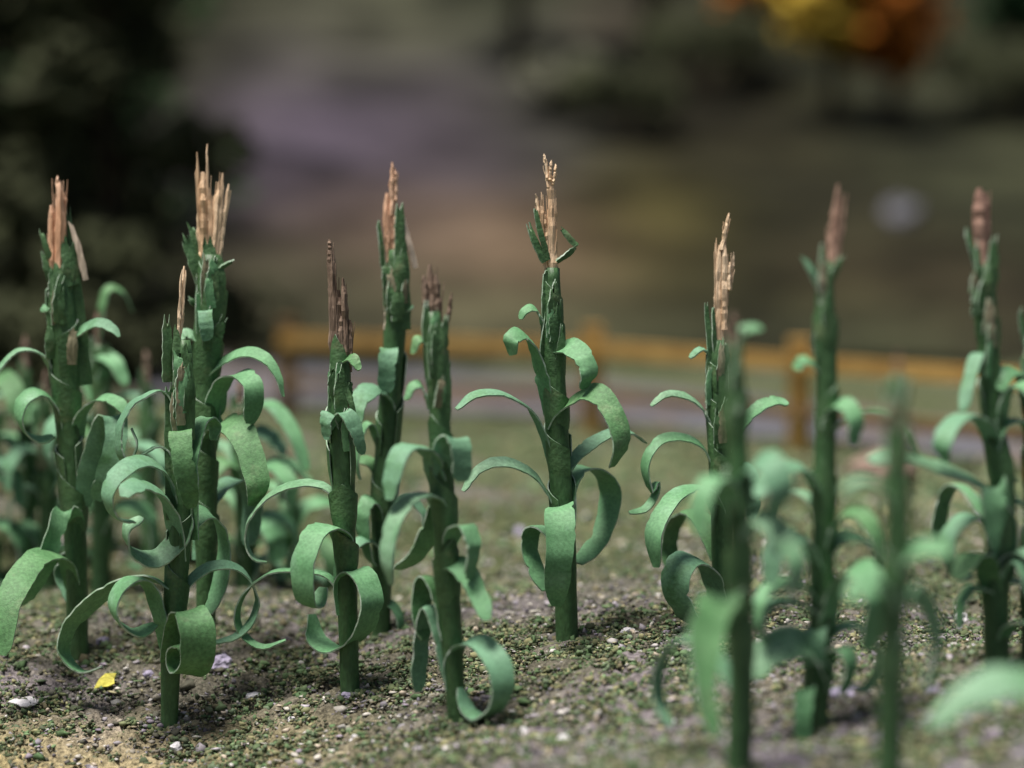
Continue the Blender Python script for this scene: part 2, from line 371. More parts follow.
M_RK = mat('pale_rock', (.10, .10, .12, 1), (.18, .18, .21, 1), 4, .9, .6, 12, .1)
M_RT = mat('pinkish_rock', (.20, .14, .11, 1), (.30, .22, .18, 1), 3, .9, .6, 12, .1)
rock('boulder', 'pale blue grey boulder on the bank above the right half', ground_at(903, 226) + Vector((0, 0, .1)), (.22, .22, .22), M_RK, 'boulders on the bank', seed=2.1)
rock('boulder', 'pinkish brown boulder glimpsed between the two leftmost tall plants', ground_at(138, 318) + Vector((0, 0, .15)), (.5, .4, .34), M_RT, 'boulders on the bank', seed=3.3)
rock('boulder', 'pinkish grey stone on the grass beyond the right hand plants', G(2.5, 16.3) + Vector((0, 0, .05)), (.24, .2, .13), M_RT, 'boulders on the bank', seed=7.3)

# ------------------------------------------------------------------ corn plants
GRP = 'model corn plants growing in the field'
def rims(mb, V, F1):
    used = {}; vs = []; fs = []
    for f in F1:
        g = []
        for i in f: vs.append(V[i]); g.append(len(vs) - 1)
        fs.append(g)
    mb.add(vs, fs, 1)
def ribbon(mb, pts, W, width, thick, n=30, taper=.35, seed=0, start=.75, ragged=False):
    P = catmull(pts, n); rr = random.Random(seed); ph = rr.random() * 9
    rows = []; M = 6
    for i in range(1, n): P[i] = P[i] + noise.noise_vector(Vector((i * .33, seed * 3.7, ph))) * width * .055 * min(1, i / 6)
    nick = {rr.randrange(6, n): rr.choice((0, M - 1)) for _ in range(3)} if n > 20 else {}
    for i, p in enumerate(P):
        t = (P[min(i + 1, n - 1)] - P[max(i - 1, 0)])
        if t.length < 1e-7: t = Vector((0, 0, 1))
        t.normalize()
        tw = .22 * math.sin(i / n * 2.2 + ph)              # a little twist in the paper
        w_ = W - t * W.dot(t)
        if w_.length < .2: w_ = W
        w_.normalize(); nn = t.cross(w_).normalized()
        w_ = (w_ * math.cos(tw) + nn * math.sin(tw)).normalized(); nn = t.cross(w_).normalized()
        s = i / (n - 1)
        wd = width * (start + (1 - start) * min(1, s * 3.5)) * (1 - taper * max(0, s - .55) / .45) * (1 + .05 * math.sin(s * 17 + ph) + rr.uniform(-.02, .02))
        if s > .86 and not ragged: wd *= math.sqrt(max(.04, 1 - ((s - .86) / .14) ** 2 * .8))
        cup = .05 * wd * (1 + .5 * math.sin(s * 6 + ph))
        top = []; bot = []; tt = t
        for j in range(M):
            u = j / (M - 1) * 2 - 1
            q = p + w_ * (u * wd / 2) + nn * (cup * (u * u - .4)) + nn * rr.uniform(-.0012, .0012)
            if nick.get(i) == j: q = q - w_ * (u * wd * rr.uniform(.05, .12))
            if ragged and i == n - 1: q = q + tt * rr.uniform(-.9, .5) * width
            elif ragged: q = q + w_ * rr.uniform(-.05, .05) * width + nn * rr.uniform(-.05, .05) * width
            top.append(q + nn * thick / 2); bot.append(q - nn * thick / 2)
        rows.append((top, bot))
    V = []; 
    for top, bot in rows: V += top + bot
    F0 = []; F1 = []; K = 2 * M
    for i in range(n - 1):
        a = i * K; b = a + K
        for j in range(M - 1):
            F0.append((a + j, a + j + 1, b + j + 1, b + j)); F0.append((a + M + j + 1, a + M + j, b + M + j, b + M + j + 1))
        F1.append((a + M, a, b, b + M)); F1.append((a + M - 1, a + K - 1, b + K - 1, b + M - 1))
    for a, flip in ((0, 0), ((n - 1) * K, 1)):
        for j in range(M - 1):
            f = (a + j, a + M + j, a + M + j + 1, a + j + 1); F1.append(f[::-1] if flip else f)
    mb.add(V, F0, 0); rims(mb, V, F1)

def tube(mb, P, radii, seg=16, lump=.05, seed=0, cap=True, jag=0):
    rr = random.Random(seed); n = len(P); V = []
    for i, p in enumerate(P):
        t = (P[min(i + 1, n - 1)] - P[max(i - 1, 0)]).normalized(); s = t.cross(Vector((0, 1, 0))).normalized(); u = s.cross(t).normalized()
        for k in range(seg):
            a = k * math.tau / seg; r = radii[i] * (1 + lump * noise.noise(Vector((math.cos(a) * 1.5 + seed, math.sin(a) * 1.5, p.z * 6))) * 2)
            q = p + (s * math.cos(a) + u * math.sin(a)) * r
            if jag and i == n - 1: q = q + t * rr.uniform(-jag, jag)
            V.append(q)
    F = [(i * seg + k, i * seg + (k + 1) % seg, (i + 1) * seg + (k + 1) % seg, (i + 1) * seg + k) for i in range(n - 1) for k in range(seg)]
    if cap: F.append(tuple(range((n - 1) * seg, n * seg))); F.append(tuple(reversed(range(seg))))
    mb.add(V, F)

def corn(label, d, stem, leaves=(), tassel=(), bits=(), sheaths=4, tmat=None, name='corn_plant', cat='corn plant', seed=0, lm=None, grow=None):
    px = d / FPX; rr = random.Random(seed + 11)
    z0 = at(stem[0][0], stem[0][1], d)
    base = Vector((z0.x, z0.y, float(zt(z0.x, z0.y)[0])))
    root = empty(name, base); tag(root, label, cat, GRP)
    S = [at(x, y, d) for x, y, r in stem]; S[0] = S[0] - Vector((0, 0, .08 + max(0, z0.z - base.z)))
    SP = catmull(S, 40)
    def stem_at(y):          # stem x and radius at a picture height
        for (xa, ya, ra), (xb, yb, rb) in zip(stem, stem[1:]):
            if yb <= y <= ya: t = (ya - y) / (ya - yb); return xa + (xb - xa) * t, ra + (rb - ra) * t
        return (stem[0][0], stem[0][2]) if y > stem[0][1] else (stem[-1][0], stem[-1][2])
    rad = []
    for p in SP:
        # picture height of this point
        c = RX.transposed() @ (p - Vector((0, 0, CAMH))); y = 384 + (-c.y / -c.z) * FPX
        rad.append(stem_at(y)[1] * px * .83)
    mb = MB(); tube(mb, SP, rad, 20, .06, seed); mb.build('stalk', M_STALK, root)
    # rolled paper sheaths wrapped round the stalk
    ytop, ybot = stem[-1][1] + 18, stem[0][1] - 110
    for k in range(sheaths):
        yb = ybot + (ytop - ybot) * (k + .15 + rr.uniform(-.1, .1)) / sheaths; ye = yb - rr.uniform(45, 75)
        if ye < ytop - 30: ye = ytop - 30
        yb = min(yb, stem[0][1] - 15)
        rot = rr.uniform(0, math.tau); arc = rr.uniform(4.4, 5.7); V = []; n = 12; seg = 18; th = .006
        for layer in (0, 1):
            for i in range(n):
                s = i / (n - 1)
                for j in range(seg):
                    q = j / (seg - 1); a = rot + arc * (q - .5)
                    lift = (.28 + .5 * abs(q - .5)) * 0
                    y = yb + (ye - yb) * s * (1 - .75 * abs(q - .35) ** .8) ; sx, sr = stem_at(y)
                    c = at(sx, y, d); r = sr * px * (.815 + .10 * s + .03 * s * math.sin(q * 9 + k)) + (th * min(1, s * 3) if layer else 0) + sr * px * .10 * abs(q * 2 - 1) ** 10
                    V.append(c + Vector((math.cos(a) * r, math.sin(a) * r, 0)))
        mb = MB(); o = n * seg; F = []; F1 = []
        for i in range(n - 1):
            for j in range(seg - 1):
                a = i * seg + j; F.append((a, a + seg, a + seg + 1, a + 1)); F.append((o + a, o + a + 1, o + a + seg + 1, o + a + seg))
        for j in range(seg - 1):
            a = (n - 1) * seg + j; F1.append((a, o + a, o + a + 1, a + 1))
        for i in range(n - 1):
            a = i * seg; F1.append((a, o + a, o + a + seg, a + seg)); a = i * seg + seg - 1; F1.append((a + seg, o + a + seg, o + a, a))
        mb.add(V, F, 0); rims(mb, V, F1)
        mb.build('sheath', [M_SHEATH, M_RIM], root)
    # leaves
    for k, L in enumerate(leaves):
        alpha, tilt, wd, pts = L[0], L[1], L[2] * .93, L[3]
        a = R(alpha); tl = R(tilt); W = Vector((math.cos(a) * math.cos(tl), math.sin(a) * math.cos(tl), math.sin(tl)))
        x0 = pts[0][0]; phi = a - math.pi / 2; tp = max(-1.9, min(1.9, math.tan(phi)))
        P = []
        for i, q in enumerate(pts):
            dd = q[2] * px if len(q) > 2 else -(q[0] - x0) * tp * px
            P.append(at(q[0], q[1], d - dd))
        mb = MB(); ribbon(mb, P, W, wd * px * rr.uniform(.88, 1.08), .0075, 38, L[4] if len(L) > 4 else .3, seed * 31 + k)
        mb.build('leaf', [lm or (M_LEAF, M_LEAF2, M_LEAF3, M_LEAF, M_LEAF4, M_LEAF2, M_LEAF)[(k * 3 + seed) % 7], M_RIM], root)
    bits = list(bits)
    for k in range(7 if d > 9.5 and d < 12.5 else 3):
        y = stem[-1][1] + rr.uniform(-4, 75); sx, sr = stem_at(y); u = rr.uniform(-1, 1)
        ln = rr.uniform(22, 48)
        bits.append((sx + u * sr * .7 + rr.uniform(-3, 3), y + ln, sx + u * sr * .95 + rr.uniform(-2, 2), y, rr.uniform(6, 14), rr.choice([M_SHEATH, M_SHEATH, M_STALK, M_LEAF, M_DRY]), math.sqrt(max(0, 1 - u * u)) * sr * 1.08))
    for k, L in enumerate(bits):               # short upright strips round the tassel
        x0, y0, x1, y1, wd = L[:5]; m = L[5] if len(L) > 5 else M_SHEATH; dd = L[6] if len(L) > 6 else 5
        mx = (x0 + x1) / 2 + rr.uniform(-1.5, 1.5); my = (y0 + y1) / 2
        P = [at(x0, y0, d - dd * px), at(mx, my, d - (dd + 2) * px), at(x1, y1, d - (dd + 1) * px)]
        mb = MB(); ribbon(mb, P, Vector((.94, .34, 0)), wd * px, .009, 12, .45, seed * 7 + k, .9, True)
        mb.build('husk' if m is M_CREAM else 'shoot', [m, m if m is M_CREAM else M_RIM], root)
    if tassel:
        mb = MB()
        for k, (x0, y0, x1, y1, wd) in enumerate(tassel):
            for q in range(1 if wd < 5 else (3 if wd < 11 else 5)):
                if q == 0: a, b, ww = (x0, y0), (x1, y1), wd
                else:
                    f = rr.uniform(.55, .97); off = rr.uniform(-.38, .38) * wd
                    a = (x0 + off, y0); b = (x0 + (x1 - x0) * f + off * 1.15, y0 + (y1 - y0) * f); ww = wd * rr.uniform(.45, .75)
                n = 12; jj = rr.uniform(-1, 1); P = []
                for i in range(n):
                    s = i / (n - 1)
                    P.append(at(a[0] + (b[0] - a[0]) * s + rr.uniform(-.5, .5) * (i > 0), a[1] + (b[1] - a[1]) * s, d - (jj * 3 + rr.uniform(-.8, .8)) * px))
                ra = [ww * .62 * px * (1 - .25 * (i / (n - 1))) * rr.uniform(.82, 1.14) for i in range(n)]; ra[-1] *= .35; ra[-2] *= .7
                tube(mb, P, ra, 7, .22, seed + k * 3 + q, True, 0)
            for q in range(int(wd * .9) + 1):          # fine frayed fibres
                f = rr.uniform(.35, 1.0); off = rr.uniform(-.55, .55) * wd; n = 6
                a = (x0 + (x1 - x0) * f * .4 + off, y0 + (y1 - y0) * f * .4); b = (x0 + (x1 - x0) * f + off * rr.uniform(1.1, 2.0) + rr.uniform(-1.5, 1.5), y0 + (y1 - y0) * (f + .04))
                jj = rr.uniform(-1, 1) * wd * .5
                P = [at(a[0] + (b[0] - a[0]) * i / (n - 1) + rr.uniform(-.4, .4), a[1] + (b[1] - a[1]) * i / (n - 1), d - jj * px) for i in range(n)]
                tube(mb, P, [rr.uniform(.6, .9) * px * (1 - .1 * i) for i in range(n)], 5, .2, q, True, 0)
        mb.build('tassel', tmat or M_TASSEL, root, smooth=False)
    return root

def random_leaves(x, ytop, ybot, n, seed, w0=24):
    rr = random.Random(seed); out = []
    for k in range(n):
        y = ytop + (ybot - ytop) * (k + .5) / n; s = 1 if k % 2 else -1; r = rr.uniform(26, 46)
        al = 90 + rr.choice((-1, 1)) * rr.uniform(5, 55)
        pts = [(x, y + 30), (x + s * r * .35, y + 4), (x + s * r * .9, y), (x + s * r * 1.35, y + 16), (x + s * r * 1.4, y + 42)]
        if k % 3 == 0: pts += [(x + s * r * 1.1, y + 62), (x + s * r * .7, y + 58)]
        out.append((al, rr.uniform(8, 22), w0 * rr.uniform(.8, 1.1), pts, .3))
    return out

corn('far left tall corn plant, cream husk hanging beside its orange tassel', 11.55,
    [(78, 649, 13), (76, 560, 13), (72, 480, 14), (68, 430, 14), (66, 380, 16), (62, 320, 17), (60, 285, 13), (60, 255, 8)],
    [(62, 36, 16, [(64, 372), (69, 350), (80, 332), (97, 323), (112, 328), (119, 337)], .5),
     (115, 18, 18, [(54, 385), (50, 366), (38, 352), (20, 350), (4, 362), (-10, 384)]),
     (130, 18, 20, [(62, 450), (58, 415), (50, 398), (36, 391), (23, 400), (18, 418), (26, 434), (42, 440), (53, 436)]),
     (54, 22, 22, [(74, 462), (79, 425), (89, 406), (104, 398), (118, 403), (126, 414)]),
     (35, 0, 24, [(78, 530, 4), (74, 516, 12), (62, 513, 24), (54, 535, 34), (44, 565, 38), (29, 592, 34), (14, 607, 20)], .1),
     (150, 11, 28, [(74, 590), (66, 562), (50, 553), (32, 562), (16, 585), (6, 612), (0, 655)], .1),
     (40, 0, 22, [(76, 548), (68, 556), (64, 575), (72, 596), (80, 610)]),
     (14, 0, 27, [(82, 505, 4), (92, 460, 14), (104, 426, 22), (114, 417, 30), (116, 440, 38), (107, 476, 38), (96, 500, 30)], .0),
     (122, 21, 14, [(54, 318), (47, 308), (43, 312)])],
    [(54, 292, 51, 205, 8), (60, 292, 60, 182, 10), (58, 215, 57, 176, 4), (64, 220, 64, 192, 4)],
    [(86, 385, 66, 213, 15, M_SHEATH, -4), (74, 285, 64, 240, 14), (52, 262, 41, 231, 6), (51, 282, 43, 254, 7), (66, 300, 72, 245, 9), (86, 280, 70, 222, 6.5, M_CREAM, 2), (54, 345, 50, 298, 8), (70, 395, 58, 330, 15)],
    5, seed=1, tmat=M_TPINK)

corn('left foreground corn plant with a tight scroll leaf low on its stalk', 11.0,
    [(168, 740, 10.5), (171, 660, 11.5), (177, 580, 13), (182, 500, 13), (180, 440, 11.5), (184, 360, 11), (184, 340, 8)],
    [(12, 0, 27, [(182, 452, 6), (181, 434, 16), (180, 433, 30), (182, 455, 40), (187, 482, 38), (192, 508, 26)], .2),
     (136, 18, 23, [(178, 515), (168, 478), (155, 463), (138, 461), (118, 473), (108, 492), (110, 510), (121, 520), (134, 522)], .5),
     (150, 21, 34, [(180, 560), (174, 520), (162, 494), (143, 484), (130, 488), (125, 497)], .3),
     (122, 18, 27, [(184, 500), (186, 512), (180, 536), (162, 555), (142, 558), (129, 546), (129, 527), (142, 517)], .2),
     (140, 14, 24, [(178, 575), (184, 537), (195, 518), (208, 513), (220, 526), (224, 556), (218, 588), (208, 614)], .1),
     (132, 14, 24, [(168, 655), (160, 615), (152, 590), (140, 578), (124, 583), (113, 602), (118, 622), (136, 633), (156, 624)], .2),
     (78, -16, 30, [(172, 590), (150, 577), (122, 583), (95, 600), (73, 622), (63, 645), (70, 663), (84, 672), (101, 667)], .6),
     (32, 0, 36, [(172, 662, 2), (178, 632, 12), (184, 614, 26), (192, 613, 42), (198, 634, 52), (196, 660, 48), (188, 674, 34), (182, 668, 22), (180, 652, 20), (184, 642, 30), (190, 648, 38), (188, 658, 34)], .1),
     (110, 20, 15, [(176, 622), (180, 595), (202, 571), (228, 565), (247, 576), (257, 599), (250, 622), (232, 638), (207, 643)], .5),
     (110, -3, 18, [(176, 410), (162, 391), (142, 397), (126, 412), (118, 435), (121, 458), (131, 460), (137, 444), (132, 428)], .4),
     (110, 9, 14, [(176, 470), (166, 450), (155, 447), (141, 456)]),
     (146, 11, 22, [(192, 540), (190, 470), (197, 432), (206, 418), (214, 424), (213, 440)])],
    [(179, 345, 184, 266, 5), (181, 330, 186, 270, 3)],
    [(168, 382, 166, 318, 12), (178, 385, 176, 328, 10), (186, 440, 185, 345, 20, M_STALK, 8), (170, 520, 168, 385, 10)], 4, seed=2)

corn('tallest corn plant with a spread fan of orange splinters on top', 11.45,
    [(206, 666, 11), (206, 540, 13), (204, 460, 15), (205, 400, 16), (208, 330, 17), (211, 285, 16), (211, 255, 12)],
    [(62, 32, 18, [(198, 396), (206, 378), (224, 361), (246, 352), (265, 358), (278, 376), (283, 397)], .6),
     (40, 14, 26, [(210, 445), (216, 400), (230, 376), (246, 377), (254, 394), (250, 424)], .2),
     (34, 16, 34, [(206, 460), (214, 430), (228, 422), (242, 434), (252, 460), (257, 486), (252, 506)], .3),
     (140, 14, 30, [(200, 560), (203, 515), (218, 490), (240, 480), (252, 500), (249, 545)], .2),
     (10, 0, 17, [(206, 330, 14), (205, 313, 20), (205, 313, 27), (206, 325, 31), (207, 341, 29)], .1),
     (113, 26, 18, [(206, 360), (198, 340), (186, 333), (178, 340)])],
    [(206, 262, 203, 172, 11), (202, 250, 197, 152, 3), (207, 250, 207, 144, 3), (213, 262, 219, 182, 6), (217, 262, 223, 173, 4), (219, 262, 229, 184, 4), (214, 262, 214, 196, 4)],
    [(203, 285, 184, 236, 14), (205, 262, 190, 225, 9, M_SHEATH, -6), (211, 300, 208, 240, 17), (216, 272, 233, 261, 5), (220, 305, 219, 255, 12), (204, 330, 200, 268, 12), (196, 305, 189, 298, 6)],
    5, seed=3)

corn('corn plant with a bare dark brown tassel and two large hoops low in front', 11.0,
    [(350, 692, 11), (348, 600, 12), (345, 530, 13), (342, 465, 15.5), (339, 410, 14), (340, 370, 11), (339, 345, 8)],
    [(78, 17, 19, [(340, 510), (330, 490), (310, 483), (285, 487), (262, 502), (247, 525), (246, 545), (255, 560), (267, 563)], .6),
     (146, 14, 30, [(344, 590), (344, 545), (333, 527), (317, 530), (305, 553), (302, 580), (307, 603), (318, 603), (324, 588)], .2),
     (40, 14, 33, [(346, 615), (345, 585), (354, 571), (366, 580), (371, 605), (362, 631), (345, 646), (328, 648), (316, 636), (312, 614)], .25),
     (76, 20, 14, [(346, 605), (330, 577), (300, 570), (272, 572), (250, 587), (238, 608), (241, 632), (262, 647), (286, 640)], .5),
     (42, 36, 14, [(340, 378), (344, 362), (352, 358), (359, 370)]),
     (40, 21, 20, [(334, 430, 8), (342, 413, 16), (351, 420, 20), (358, 438, 20), (363, 455, 14)], .5),
     (150, 16, 16, [(338, 440), (330, 415), (326, 420), (327, 440)])],
    [(336, 365, 330, 240, 8), (346, 368, 343, 278, 7), (341, 372, 338, 290, 10), (330, 262, 329, 239, 4), (349, 372, 350, 320, 5)],
    [(344, 385, 355, 416, 6, M_SHEATH, 10), (334, 440, 331, 380, 12)], 5, seed=4, tmat=M_TBROWN)

corn('corn plant with folded cream husk, just behind the dark brown tassel plant', 11.7,
    [(380, 638, 11), (382, 560, 13), (383, 500, 14), (388, 440, 14), (392, 380, 13), (395, 320, 13), (396, 280, 13), (396, 250, 9)],
    [(8, 0, 21, [(391, 372, 4), (390, 352, 14), (389, 350, 24), (387, 366, 30), (386, 392, 27)], .1),
     (148, 18, 22, [(392, 415), (384, 393), (370, 389), (358, 402), (353, 430)], .2),
     (62, 26, 12, [(400, 330), (404, 312), (413, 307)]),
     (76, 20, 13, [(384, 622), (372, 606), (385, 602), (396, 610), (400, 627), (395, 646), (380, 657), (362, 657)], .5),
     (138, 18, 20, [(384, 540), (376, 505), (368, 500), (362, 520), (368, 556), (376, 566)], .5),
     (118, 18, 16, [(386, 470), (372, 425), (362, 432), (356, 460), (360, 480)], .4)] + random_leaves(384, 440, 560, 3, 71, 18),
    [(390, 262, 387, 193, 7), (395, 262, 393, 180, 7), (392, 215, 392, 162, 4), (396, 200, 395, 168, 3)],
    [(404, 330, 399, 207, 15, M_SHEATH, 6), (391, 300, 401, 238, 12), (383, 268, 378, 222, 5), (416, 268, 402, 214, 6, M_CREAM, 2), (389, 330, 389, 290, 12, M_CREAM, 1)],
    4, seed=5, tmat=M_TPINK)

corn('corn plant with a frayed brown top and narrow dark hanging loops', 10.35,
    [(459, 727, 11), (452, 640, 13), (446, 560, 14), (443, 500, 14), (441, 440, 12), (438, 390, 13), (435, 340, 13), (433, 312, 9)],
    [(113, 18, 14, [(430, 410), (422, 386), (413, 386), (406, 400)]),
     (118, 16, 13, [(430, 368), (424, 342), (417, 340), (413, 354)]),
     (140, 18, 32, [(440, 490), (430, 455), (412, 445), (398, 455), (392, 478), (389, 500)], .3),
     (28, 0, 26, [(442, 478, 6), (446, 446, 16), (455, 438, 26), (461, 452, 32), (462, 482, 28)], .2),
     (142, 16, 24, [(444, 530), (438, 502), (424, 494), (406, 501), (391, 530), (387, 562), (391, 584)], .4),
     (42, -4, 26, [(444, 500), (437, 505), (430, 530), (416, 556), (396, 569)], .2),
     (38, 10, 22, [(446, 560), (455, 530), (467, 527), (473, 548), (469, 580)], .2),
     (42, 32, 26, [(446, 600), (446, 572), (455, 563), (467, 574), (478, 596), (487, 620)], .4),
     (42, 0, 24, [(448, 640), (440, 598), (431, 577), (423, 583), (421, 610), (424, 640)], .1),
     (44, 0, 24, [(450, 680), (441, 635), (431, 607), (424, 620), (420, 655), (418, 692)], .2),
     (40, 14, 28, [(454, 690), (453, 662), (460, 646), (476, 641), (493, 656), (502, 681), (497, 706), (482, 718), (468, 708), (461, 688)], .3)],
    [(432, 330, 430, 264, 9), (438, 325, 436, 275, 8), (427, 325, 424, 275, 6), (445, 330, 452, 292, 4)],
    [(430, 360, 426, 305, 10), (442, 365, 446, 318, 9), (436, 420, 432, 350, 14), (445, 440, 448, 360, 10)], 4, seed=6, tmat=M_TBROWN)

corn('central corn plant with a slim tan tassel and wide arching leaves', 11.1,
    [(567, 643, 13), (565, 560, 13), (561, 480, 14), (557, 420, 14), (554, 360, 13), (552, 300, 11), (552, 268, 9)],
    [(118, 26, 14, [(548, 350), (543, 324), (534, 308), (524, 311), (521, 319)], .3),
     (136, 24, 22, [(550, 415), (541, 372), (533, 345), (521, 333), (511, 340), (513, 355)], .2),
     (44, 28, 22, [(554, 372), (558, 350), (570, 347), (582, 355), (588, 371), (583, 389)], .2),
     (50, 24, 25, [(552, 428), (560, 413), (573, 401), (590, 392), (607, 404), (618, 425), (620, 448), (611, 467)], .2),
     (122, 26, 18, [(566, 470), (577, 456), (592, 443), (612, 433), (631, 433), (646, 443)], .3),
     (113, 28, 20, [(556, 480), (546, 443), (535, 416), (520, 402), (498, 393), (475, 395), (456, 409)], .4),
     (111, 28, 17, [(560, 520), (547, 492), (534, 475), (515, 464), (495, 462), (478, 470), (463, 491)], .4),
     (14, 0, 29, [(565, 530, 4), (561, 511, 14), (560, 507, 32), (560, 518, 50), (560, 548, 60), (558, 580, 54), (556, 605, 38)], .3),
     (40, 2, 24, [(562, 560), (552, 534), (540, 526), (531, 533), (530, 552), (538, 575), (545, 590)], .3),
     (146, 16, 25, [(566, 520), (570, 484), (580, 469), (595, 470), (607, 482), (610, 502), (603, 530), (592, 548), (578, 563)], .2)],
    [(552, 272, 550, 172, 9), (546, 165, 544, 154, 3), (550, 180, 551, 160, 3), (553, 185, 556, 164, 3), (549, 190, 545, 156, 3), (545, 270, 541, 192, 3), (542, 240, 536, 194, 3), (549, 262, 545, 215, 4)],
    [(545, 262, 529, 226, 8), (548, 260, 535, 208, 6), (557, 262, 577, 246, 6), (577, 246, 561, 228, 6), (548, 335, 546, 268, 9), (552, 360, 562, 322, 6), (541, 372, 549, 300, 8)], 5, seed=7)

corn('corn plant with pale forked tassel, half hidden by the blurred stalk before it', 11.3,
    [(722, 612, 12), (722, 540, 13), (722, 470, 14), (720, 420, 14), (718, 380, 13), (717, 355, 11), (718, 340, 7)],
    [(116, 26, 11, [(714, 362), (705, 350), (698, 350), (690, 358)]),
     (114, 28, 13, [(713, 460), (711, 430), (702, 408), (686, 396), (666, 394), (651, 406)], .4),
     (112, 26, 14, [(714, 470), (702, 446), (682, 437), (662, 439), (648, 454), (645, 474), (652, 492), (657, 480), (654, 497), (644, 509), (629, 513)], .3),
     (118, 30, 19, [(728, 452), (738, 428), (752, 413), (770, 402), (787, 402)], .05),
     (142, 16, 25, [(722, 520), (710, 494), (696, 486), (676, 495), (660, 516), (653, 541), (656, 568)], .2),
     (32, 0, 24, [(718, 560), (706, 524), (690, 511), (676, 520), (669, 545), (672, 572)], .2),
     (146, 11, 30, [(722, 620), (712, 578), (702, 562), (690, 558), (678, 568), (676, 592), (686, 616), (700, 628)], .2),
     (42, 16, 24, [(722, 500), (735, 470), (750, 480), (752, 520)], .2)],
    [(719, 345, 720, 245, 8), (724, 330, 724, 240, 6), (722, 250, 729, 213, 4), (716, 300, 716, 240, 3), (730, 290, 734, 252, 3), (729, 290, 730, 262, 4)],
    [(712, 368, 706, 305, 6), (716, 365, 713, 308, 5), (724, 395, 724, 340, 14), (712, 400, 710, 350, 9)], 4, seed=8)

corn('blurred foreground corn plant with a stubby top, hiding the forked tassel plant', 8.85,
    [(737, 796, 16), (742, 680, 15), (740, 560, 14), (738, 470, 13), (735, 400, 14), (733, 345, 8)],
    [(26, 6, 44, [(738, 632, 6), (732, 603, 22), (720, 598, 50), (706, 628, 90), (703, 675, 125), (714, 738, 150)], .5),
     (38, 0, 26, [(736, 690), (712, 648), (690, 638), (670, 646), (657, 671), (658, 702), (670, 726)], .2),
     (40, 21, 34, [(740, 515), (744, 478), (758, 462), (774, 468), (780, 492), (770, 512)], .2),
     (46, 24, 28, [(742, 570), (752, 520), (768, 522), (786, 542), (797, 568), (790, 598)], .3),
     (150, 16, 28, [(738, 530), (728, 488), (714, 478), (702, 496), (698, 535)], .2),
     (113, 22, 14, [(736, 350), (744, 330), (762, 328)])],
    [(734, 355, 733, 312, 7), (730, 350, 724, 325, 4)], [(736, 385, 744, 328, 8), (731, 385, 728, 335, 9)], 4, seed=9, tmat=M_TBROWN)

corn('blurred corn plant with slim pinkish tassel and a pale shoot pointing left', 9.5,
    [(812, 727, 16), (818, 660, 16), (822, 600, 13.5), (824, 500, 13), (826, 400, 13), (826, 330, 13), (825, 285, 11), (827, 262, 8)],
    [(118, 31, 18, [(822, 378), (814, 364), (803, 360), (796, 370)], .1),
     (40, 14, 26, [(826, 430, 5), (832, 408), (845, 404), (855, 420), (853, 446)], .2),
     (76, -6, 18, [(828, 440), (848, 416), (872, 411), (893, 417), (909, 432), (918, 456)]),
     (138, 20, 24, [(820, 500), (806, 470), (788, 465), (770, 474), (757, 498)], .2),
     (118, 16, 18, [(822, 640), (810, 609), (786, 601), (766, 607), (760, 626), (768, 645)]),
     (122, 36, 40, [(824, 690), (812, 650), (792, 640), (768, 652), (748, 678)], .3),
     (32, 14, 36, [(826, 640), (836, 590), (852, 569), (871, 577), (878, 602), (868, 650)], .3),
     (42, 10, 26, [(822, 700), (828, 660), (842, 648), (850, 668), (842, 694)], .1),
     (14, 0, 20, [(814, 700, 8), (806, 690, 24), (803, 712, 36), (803, 748, 34)], .2),
     (45, 18, 26, [(826, 560), (838, 520), (856, 512), (872, 528), (880, 560)], .3),
     (138, 18, 26, [(822, 580), (806, 540), (790, 536), (774, 552), (770, 584)], .3),
     (146, 0, 30, [(822, 620), (812, 640), (816, 668), (828, 668)], .1)] + random_leaves(822, 470, 650, 4, 61, 24),
    [(832, 275, 838, 184, 6), (829, 270, 832, 210, 4), (836, 270, 847, 196, 3)],
    [(818, 285, 803, 257, 7, M_LEAF2), (831, 280, 842, 256, 7), (824, 290, 822, 246, 6)], 4, seed=10, tmat=M_TDULL)

corn('very blurred foreground corn plant between the two tall right hand plants', 8.1,
    [(888, 816, 16), (892, 650, 15), (897, 560, 16), (897, 470, 14), (897, 410, 12), (896, 376, 7)],
    [(114, 24, 18, [(897, 530), (884, 490), (862, 480), (842, 492)], .3),
     (66, 32, 28, [(895, 590), (904, 556), (926, 547), (952, 552)], .3),
     (42, 12, 24, [(896, 610, 0), (908, 590, -40), (926, 602, -90), (937, 635, -130), (934, 664, -130), (924, 690, -120)], .3),
     (138, 20, 26, [(896, 620), (880, 580), (864, 578), (850, 600)], .3)],
    [(897, 395, 898, 350, 5)], [(894, 420, 884, 385, 7), (900, 420, 908, 380, 7)], 3, seed=11, tmat=M_TBROWN)

